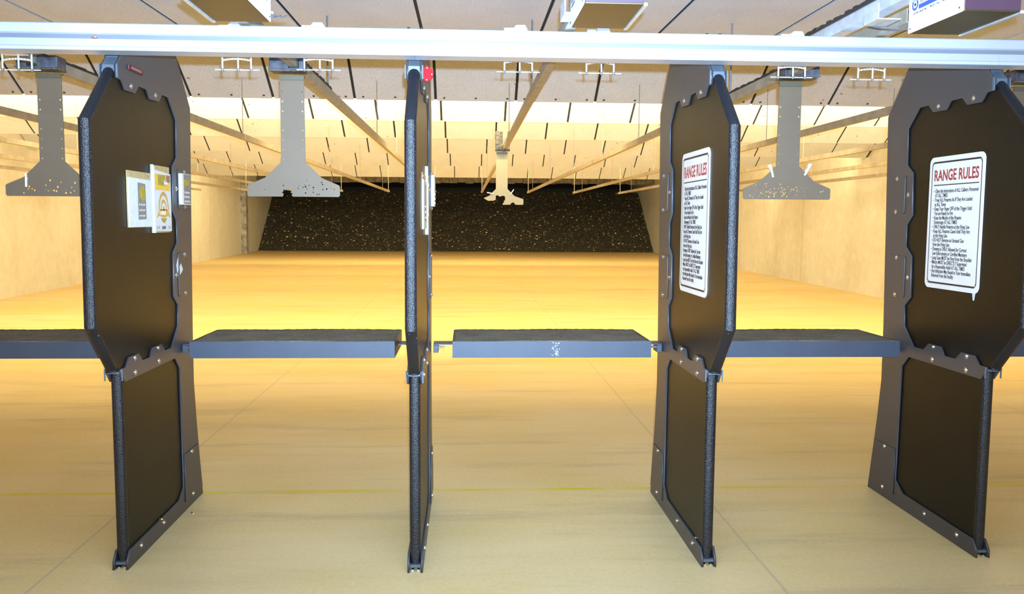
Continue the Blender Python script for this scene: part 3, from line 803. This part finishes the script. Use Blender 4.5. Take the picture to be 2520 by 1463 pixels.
# ------------------------------------------------------------------ rules signs
RULES = ['- Obey the Instructions of ALL Calibers Personnel','  AT ALL TIMES','- Treat ALL Firearms As If They Are Loaded','  at ALL Times','- Keep Your Finger OFF of the Trigger Until','  You are Ready to Fire',
 '- Keep the Muzzle of the Firearm','  Downrange AT ALL TIMES','- ONLY Handle Firearms at the Firing Line','- Keep ALL Firearms Cased Until They Are','  at the Firing Line','- DO NOT Remove an Uncased Gun','  from the Firing Line',
 '- Drawing is ONLY Allowed for Current','  Law Enforcement or Certified Members','- Long Guns MUST be Fired from the Shoulder','- Minors MUST be DIRECTLY Supervised','  by a Responsible Adult AT ALL TIMES','- Any Infraction May Result in Your Immediate','  Removal From the Facility']
def rules_sign(x, y, z, label, w, h):
    r = empty('rules_sign', (x,y,z), label, 'sign', 'rules signs on the partitions', FACE_LEFT)
    hw, hh = w/2, h/2
    link('sign_plate', sheet('sign_plate', rrect(-hw,-hh,hw,hh,.035,7), .003, Matrix.Translation((0,0,.0015))), M['white'], r)
    up = Matrix.Translation((0,0,.0033))
    link('border_line', sheet('border_line', rrect(-hw+.022,-hh+.024,hw-.022,hh-.024,.024,7), .0005, up, [rrect(-hw+.0275,-hh+.033,hw-.0275,hh-.033,.020,7)]), M['ink'], r)
    t = text_mesh('heading', [('RANGE RULES', 0,0,.078,.80)], up, .0018)
    xs = [v.co.x for v in t.vertices]; x0, x1 = min(xs), max(xs); s = (w-.095)/(x1-x0)
    for v in t.vertices: v.co.x = (v.co.x-x0)*s - (w-.095)/2; v.co.y += hh-.122
    link('heading', t, M['redink'], r)
    link('rule_line', sheet('rule_line', [(-hw+.045,hh-.148),(hw-.042,hh-.148),(hw-.042,hh-.143),(-hw+.045,hh-.143)], .0005, up), M['ink'], r)
    lines = []; yy = hh-.185; n = len(RULES); step = (yy-(-hh+.058))/(n-1)
    for q, s in enumerate(RULES):
        if s[0] == '-': lines.append((s[2:], -hw+.062, yy-step*q, .0275, .60))
        else: lines.append((s.strip(), -hw+.062, yy-step*q, .0275, .60))
    tm = text_mesh('rule_text', lines, up, .0004)
    mx = max(v.co.x for v in tm.vertices); k = (hw-.045-(-hw+.062))/(mx-(-hw+.062))
    for v in tm.vertices: v.co.x = -hw+.062 + (v.co.x+hw-.062)*k
    link('rule_text', tm, M['ink'], r)
    bm = bmesh.new()
    for q, s in enumerate(RULES):
        if s[0] == '-': add_dome(bm, (-hw+.051, yy-step*q+.009, .0030), (0,0,1), .003, .0007, 8)
    link('bullet_points', bm_mesh('bullet_points', bm), M['ink'], r)
    for sx in (-1,1):
        for sy in (-1,1):
            bm = bmesh.new(); add_dome(bm, (sx*(hw-.031), sy*(hh-.033), .003), (0,0,1), .006, .003, 10)
            link('sign_screw', bm_mesh('sign_screw', bm), M['bolt'], r)
    return r
rules_sign(PX[2]-.0256, 4.125+PY[2], 1.595, 'white rules sign seen at a steep angle with golden glare on its heading', .50, .69)
s4 = rules_sign(PX[3]-.0256, 4.192, 1.603, 'white rules sign with readable red heading on the rightmost partition', .485, .68)
bm = bmesh.new(); a = [bm.verts.new(p) for p in ((.19,-.335,.0005),(.215,-.335,.0005),(.208,-.375,.0012),(.198,-.372,.0012))]; c = [bm.verts.new(v.co+Vector((0,0,.0015))) for v in a]
bm.faces.new(a[::-1]); bm.faces.new(c)
for q in range(4): bm.faces.new((a[q],a[(q+1)%4],c[(q+1)%4],c[q]))
tg = link('tape_end', bm_mesh('tape_end', bm), M['paper'], s4); tg['label'] = 'loose end of tape under the sign corner'

# ------------------------------------------------------------------ paper sleeves and card holders
def holder_a(x, y, z, label, grp):
    r = empty('paper_sleeve', (x,y,z), label, 'paper sleeve', grp, FACE_RIGHT)
    w, h = .30, .262
    link('acrylic_back', sheet('acrylic_back', [(-w/2,-h/2),(w/2,-h/2),(w/2,h/2),(-w/2,h/2)], .003, Matrix.Translation((0,0,.0016))), M['tan'], r)
    link('paper', sheet('paper', [(-w/2+.004,-h/2+.002),(w/2,-h/2+.003),(w/2,h/2-.035),(-w/2+.004,h/2-.032)], .006, Matrix.Translation((0,0,.0066))), M['paper'], r)
    m5 = Matrix.Translation((0,0,.0101))
    link('printed_target', sheet('printed_target', [(-.04,-.095),(.06,-.092),(.055,.075),(-.04,.08)], .0004, m5), M['greyink'], r)
    link('printed_patch', sheet('printed_patch', circle(.015,.03,.036,14), .0004, Matrix.Translation((0,0,.0105))), M['olive'], r)
    bm = bmesh.new()
    for row in range(3):
        for q in range(4): add_box(bm, (-.028+.02*q,-.08+.026*row,.0102), (-.018+.02*q,-.072+.026*row,.0106))
    link('printed_marks', bm_mesh('printed_marks', bm), M['paper'], r)
    for q in (-.105,.115):
        bm = bmesh.new(); add_dome(bm, (q,h/2-.016,.003), (0,0,1), .008, .005, 10); link('sleeve_screw', bm_mesh('sleeve_screw', bm), M['bolt'], r)
    return r
def holder_b(x, y, z, label, grp):
    r = empty('poster_holder', (x,y,z), label, 'poster holder', grp, FACE_RIGHT)
    w, h = .262, .335
    link('acrylic_back', sheet('acrylic_back', [(-w/2,-h/2),(w/2,-h/2),(w/2,h/2),(-w/2,h/2)], .003, Matrix.Translation((0,0,.0016))), M['tan'], r)
    link('acrylic_edge', sheet('acrylic_edge', [(-w/2,-h/2),(-w/2+.02,-h/2),(-w/2+.02,h/2-.01),(-w/2,h/2)], .012, Matrix.Translation((0,0,.0092))), M['white'], r)
    link('poster', sheet('poster', [(-w/2+.021,-h/2+.01),(w/2,-h/2+.006),(w/2,h/2-.036),(-w/2+.021,h/2-.022)], .006, Matrix.Translation((0,0,.0062))), M['paper'], r)
    m5 = Matrix.Translation((0,0,.0096)); cx = .018
    link('printed_photo', sheet('printed_photo', [(-.10,.045),(.118,.045),(.118,.125),(-.10,.125)], .0005, m5), M['yellowink'], r)
    m6 = Matrix.Translation((0,0,.0101))
    link('printed_panel', sheet('printed_panel', [(-.055,.070),(.05,.070),(.05,.122),(-.055,.122)], .0005, m6), M['olive'], r)
    link('printed_corner', sheet('printed_corner', [(.066,.088),(.118,.088),(.118,.124),(.066,.124)], .0005, m6), M['brownink'], r)
    link('photo_caption', text_mesh('photo_caption', [('Shoot', .03,.076,.03,.7)], Matrix.Translation((0,0,.0105))), M['paper'], r)
    # emblem: nested gold arches over a ribbon
    for ro, ri in ((.074,.058),(.044,.030),(.016,0)):
        o_ = [(cx+ro*math.cos(PI*k/20), -.055+1.28*ro*math.sin(PI*k/20)) for k in range(21)]
        i_ = [(cx+ri*math.cos(PI*k/20), -.055+1.28*ri*math.sin(PI*k/20)) for k in range(20,-1,-1)] if ri else []
        link('emblem_arch', sheet('emblem_arch', o_+i_, .0005, m5), M['goldink'], r)
    link('emblem_ribbon', sheet('emblem_ribbon', [(cx-.105,-.095),(cx-.075,-.062),(cx-.05,-.05),(cx+.05,-.05),(cx+.075,-.062),(cx+.098,-.095),(cx+.06,-.082),(cx+.03,-.09),(cx,-.093),(cx-.03,-.09),(cx-.06,-.082)], .0005, m5), M['goldink'], r)
    link('emblem_base', sheet('emblem_base', [(cx-.042,-.095),(cx+.042,-.095),(cx+.02,-.115),(cx,-.120),(cx-.02,-.115)], .0005, m5), M['olive'], r)
    link('ribbon_lettering', text_mesh('ribbon_lettering', [('CALIBERS', cx-.062,-.077,.026,.85)], m6), M['paper'], r)
    link('slogan', text_mesh('slogan', [('SHOP', cx-.108,-.150,.022,.85),('PLAY', cx+.058,-.150,.022,.85)], m5), M['greyink'], r)
    link('slogan_bold', text_mesh('slogan_bold', [('LEARN', cx-.034,-.150,.022,.85)], m5, .0006), M['ink'], r)
    for q in (-.08,.09):
        bm = bmesh.new(); add_dome(bm, (q,h/2-.011,.003), (0,0,1), .007, .004, 10); link('holder_screw', bm_mesh('holder_screw', bm), M['bolt'], r)
    return r
def holder_c(x, y, z, label, grp):
    r = empty('card_sleeve', (x,y,z), label, 'card sleeve', grp, FACE_RIGHT)
    w, h = .14, .165
    link('sleeve_body', sheet('sleeve_body', [(-w/2,-h/2),(w/2,-h/2),(w/2,h/2),(-w/2,h/2)], .018, Matrix.Translation((0,0,.0095))), M['white'], r)
    m5 = Matrix.Translation((0,0,.019))
    link('printed_card', sheet('printed_card', [(-w/2+.028,-h/2+.004),(w/2-.003,-h/2+.004),(w/2-.003,h/2-.003),(-w/2+.028,h/2-.003)], .0006, m5), M['greyink'], r)
    link('printed_patch', sheet('printed_patch', [(-.035,.02),(.055,.02),(.055,.05),(-.035,.05)], .0006, Matrix.Translation((0,0,.0196))), M['olive'], r)
    bm = bmesh.new()
    for row in range(3):
        for q in range(4): add_box(bm, (-.03+.022*q,-.07+.024*row,.0193), (-.018+.022*q,-.06+.024*row,.0197))
    link('printed_marks', bm_mesh('printed_marks', bm), M['paper'], r)
    return r
xa = PX[0]+.0257; g1, g2, g3 = 'paper sleeves on the partitions','poster holders on the partitions','card sleeves on the post plates'
holder_a(xa, 4.14+.01, 1.688, 'white paper sleeve with a small grey target print on the leftmost partition', g1)
holder_b(xa, 4.42+.01, 1.696, 'poster holder with gold emblem and yellow photo on the leftmost partition', g2)
holder_c(PX[0]+.0405, 4.725+.01, 1.757, 'white card sleeve with dark print on the grey post of the leftmost partition', g3)
xb = PX[1]+.0257
holder_a(xb, 4.14+PY[1], 1.688, 'paper sleeve seen edge on, nearest of three on the edge-on partition', g1)
holder_b(xb, 4.42+PY[1], 1.696, 'poster holder seen edge on, middle one of three on the edge-on partition', g2)
holder_c(PX[1]+.0405, 4.725+PY[1], 1.757, 'bright white card sleeve seen edge on, on the post of the edge-on partition', g3)
# torn bits of tape on the lower latch of the sleeve partition
bm = bmesh.new()
for pts in (((4.585,1.31,.0010),(4.62,1.345,.001),(4.60,1.39,.001),(4.575,1.355,.001)), ((4.615,1.30,.0062),(4.66,1.325,.0062),(4.63,1.36,.0062),(4.612,1.345,.0062))):
    a = [bm.verts.new((z,y-YO,x)) for y,x,z in pts]; c = [bm.verts.new(v.co+Vector((.001,0,0))) for v in a]
    bm.faces.new(a); bm.faces.new(c[::-1])
    for q in range(4): bm.faces.new((a[q],a[(q+1)%4],c[(q+1)%4],c[q]))
for v in bm.verts: v.co.x += .0353
o = link('torn_tape', bm_mesh('torn_tape', bm), M['paper'], ALLP[0]); o['label'] = 'torn bits of white tape'

# ------------------------------------------------------------------ little things
# red pentagonal tag on the edge-on partition
r = empty('metal_tag', (PX[1]+.038,3.952+PY[1],2.25), 'bright red pentagonal metal tag at the top of the edge-on partition', 'tag')
pent = [(-.002,-.026),(-.002,.026),(.014,.040),(.045,.014),(.042,-.014),(.018,-.034)]
link('tag_plate', sheet('tag_plate', pent, .010, XZ, [circle(.016,.027,.0025,8),circle(.037,.0,.0025,8),circle(.014,-.024,.0025,8)]), M['red'], r)
bm = bmesh.new()
for q in ((.016,.027),(.037,0),(.014,-.024)): add_tube(bm, (q[0],-.0045,q[1]), (q[0],.0045,q[1]), .0024, 8)
link('rivet', bm_mesh('rivet', bm), M['galv'], r)
# dark red holder on the leftmost partition
r = empty('magnetic_holder', (PX[0]+.0353,4.12,2.285), 'small dark red holder stuck high on the leftmost partition', 'holder')
box('holder_body', (0,-.085,-.012), (.008,.085,.012), M['redclip'], r, .003)
box('window_strip', (.0085,-.06,-.006), (.0095,.06,.006), M['brownink'], r)
# brass casings
def casing_mesh():
    prof = [(0,0),(.0049,0),(.0049,.0012),(.0043,.0018),(.0049,.0026),(.0047,.019),(.0042,.019),(.0040,.004),(0,.004)]
    bm = bmesh.new(); n = 14; rings = []
    for pr, pz in prof[1:-1]: rings.append([bm.verts.new((pr*math.cos(2*PI*k/n),pr*math.sin(2*PI*k/n),pz)) for k in range(n)])
    for a, c in zip(rings, rings[1:]):
        for k in range(n): bm.faces.new((a[k],a[(k+1)%n],c[(k+1)%n],c[k]))
    bm.faces.new(rings[0][::-1]); bm.faces.new(rings[-1])
    return bm_mesh('brass_casing', bm, True)
cm = casing_mesh()
for p, rz, lab in (((-1.493,4.606,.0050),40,'spent brass casing lying on the floor beside the leftmost partition'),
                   ((PX[0]+.0300,4.235+PY[0],.0895),80,'spent brass casing on the base ledge of the leftmost partition'),
                   ((PX[2]-.0300,3.955+PY[2],.0875),100,'spent brass casing on the base ledge of the steep rules sign partition')):
    o = link('brass_casing', cm, M['brass']); o.location = p; o.rotation_euler = (PI/2,0,math.radians(rz)); tag(o, lab, 'casing', 'spent brass casings')
# stencilled marking on the first baffle
ang = math.radians(34)
mt = Matrix.Translation((5.88,8.63,3.185)) @ Matrix.Rotation(PI/2+ang-PI/2+math.radians(0),4,'X')
o = bpy.data.objects['ceiling_baffle']
nn = Vector((0,-math.sin(ang),-math.cos(ang)))
up = Vector((0,-math.cos(ang),math.sin(ang))); rt = Vector((1,0,0))
s_ = .72
pos = Vector((5.84,0,0)) + up*s_*.5 + nn*.0135
mm = Matrix((rt.to_4d(), up.to_4d(), (rt.cross(up)).to_4d(), (0,0,0,1))).transposed(); 
mm = Matrix(((rt.x,up.x,nn.x,pos.x),(rt.y,up.y,nn.y,pos.y),(rt.z,up.z,nn.z,pos.z),(0,0,0,1)))
link('stencil_marking', text_mesh('stencil_marking', [('ROT-1',0,0,.075,.75)], mm, .0006), M['ink'], o)

# ------------------------------------------------------------------ light
def area(name, loc, rot, sx, sy, power, col):
    l = bpy.data.lights.new(name, 'AREA'); l.shape = 'RECTANGLE'; l.size = sx; l.size_y = sy; l.energy = power; l.color = col
    o = bpy.data.objects.new(name, l); C.objects.link(o); o.location = loc; o.rotation_euler = rot; return o
WARM = (1.0,.84,.46)
POW = [1180,500,450,560,680,850]
TILT = [96,104,104,104,100,88]
for (yb, zb, _), p, tl in zip(BAF, POW, TILT):
    # tube row hung behind each baffle's lower edge, aimed down and downrange
    area('range_light', (-.2, yb+.22, zb+.34), (math.radians(tl),0,0), 17.2, .12, p, WARM)
area('range_light', (-.2, BAF[0][0]+.20, BAF[0][1]+.30), (math.radians(30),0,0), 17.2, .10, 190, WARM)
area('room_light', (0,-1.2,2.88), (0,0,0), 12, .3, 420, (.80,.88,1.0))
f = bpy.data.lights.new('camera_flash', 'SPOT'); f.energy = 3700; f.color = (.49,.72,1.0); f.spot_size = math.radians(98); f.spot_blend = 1; f.shadow_soft_size = .012
fo = bpy.data.objects.new('camera_flash', f); C.objects.link(fo); fo.location = (0.02,-.03,1.66); fo.rotation_euler = (math.radians(90+17),0,math.radians(-3))
w = bpy.data.worlds.new('World'); bpy.context.scene.world = w; w.use_nodes = True
w.node_tree.nodes['Background'].inputs[0].default_value = (.6,.6,.65,1); w.node_tree.nodes['Background'].inputs[1].default_value = .02

# ------------------------------------------------------------------ camera
cam = bpy.data.cameras.new('Camera'); co = bpy.data.objects.new('Camera', cam); C.objects.link(co)
cam.sensor_fit = 'HORIZONTAL'; cam.sensor_width = 36; cam.lens = 36*2100/2520
pitch, yaw, roll = 0.08930061656457187, 0.053044988486819766, -0.006483089875063808
cy, sy, cp, sp, cr, sr = math.cos(yaw), math.sin(yaw), math.cos(pitch), math.sin(pitch), math.cos(roll), math.sin(roll)
right = Vector((cy,-sy,0)); fwd = Vector((sy*cp, cy*cp, -sp)); upv = Vector((sy*sp, cy*sp, cp))
# image axes turned by the roll
ri = right*cr - upv*sr; ui = right*sr + upv*cr
mat = Matrix(((ri.x,ui.x,-fwd.x,0),(ri.y,ui.y,-fwd.y,0),(ri.z,ui.z,-fwd.z,1.6),(0,0,0,1)))
co.matrix_world = mat; cam.clip_end = 200; cam.clip_start = .05
sc = bpy.context.scene; sc.camera = co
sc.view_settings.view_transform = 'Standard'; sc.view_settings.look = 'None'; sc.view_settings.exposure = 0; sc.view_settings.gamma = 1; sc.view_settings.use_curve_mapping = False
try:
    sc.cycles.max_bounces = 10; sc.cycles.diffuse_bounces = 6; sc.cycles.sample_clamp_indirect = 6; sc.cycles.use_denoising = True
except Exception: pass
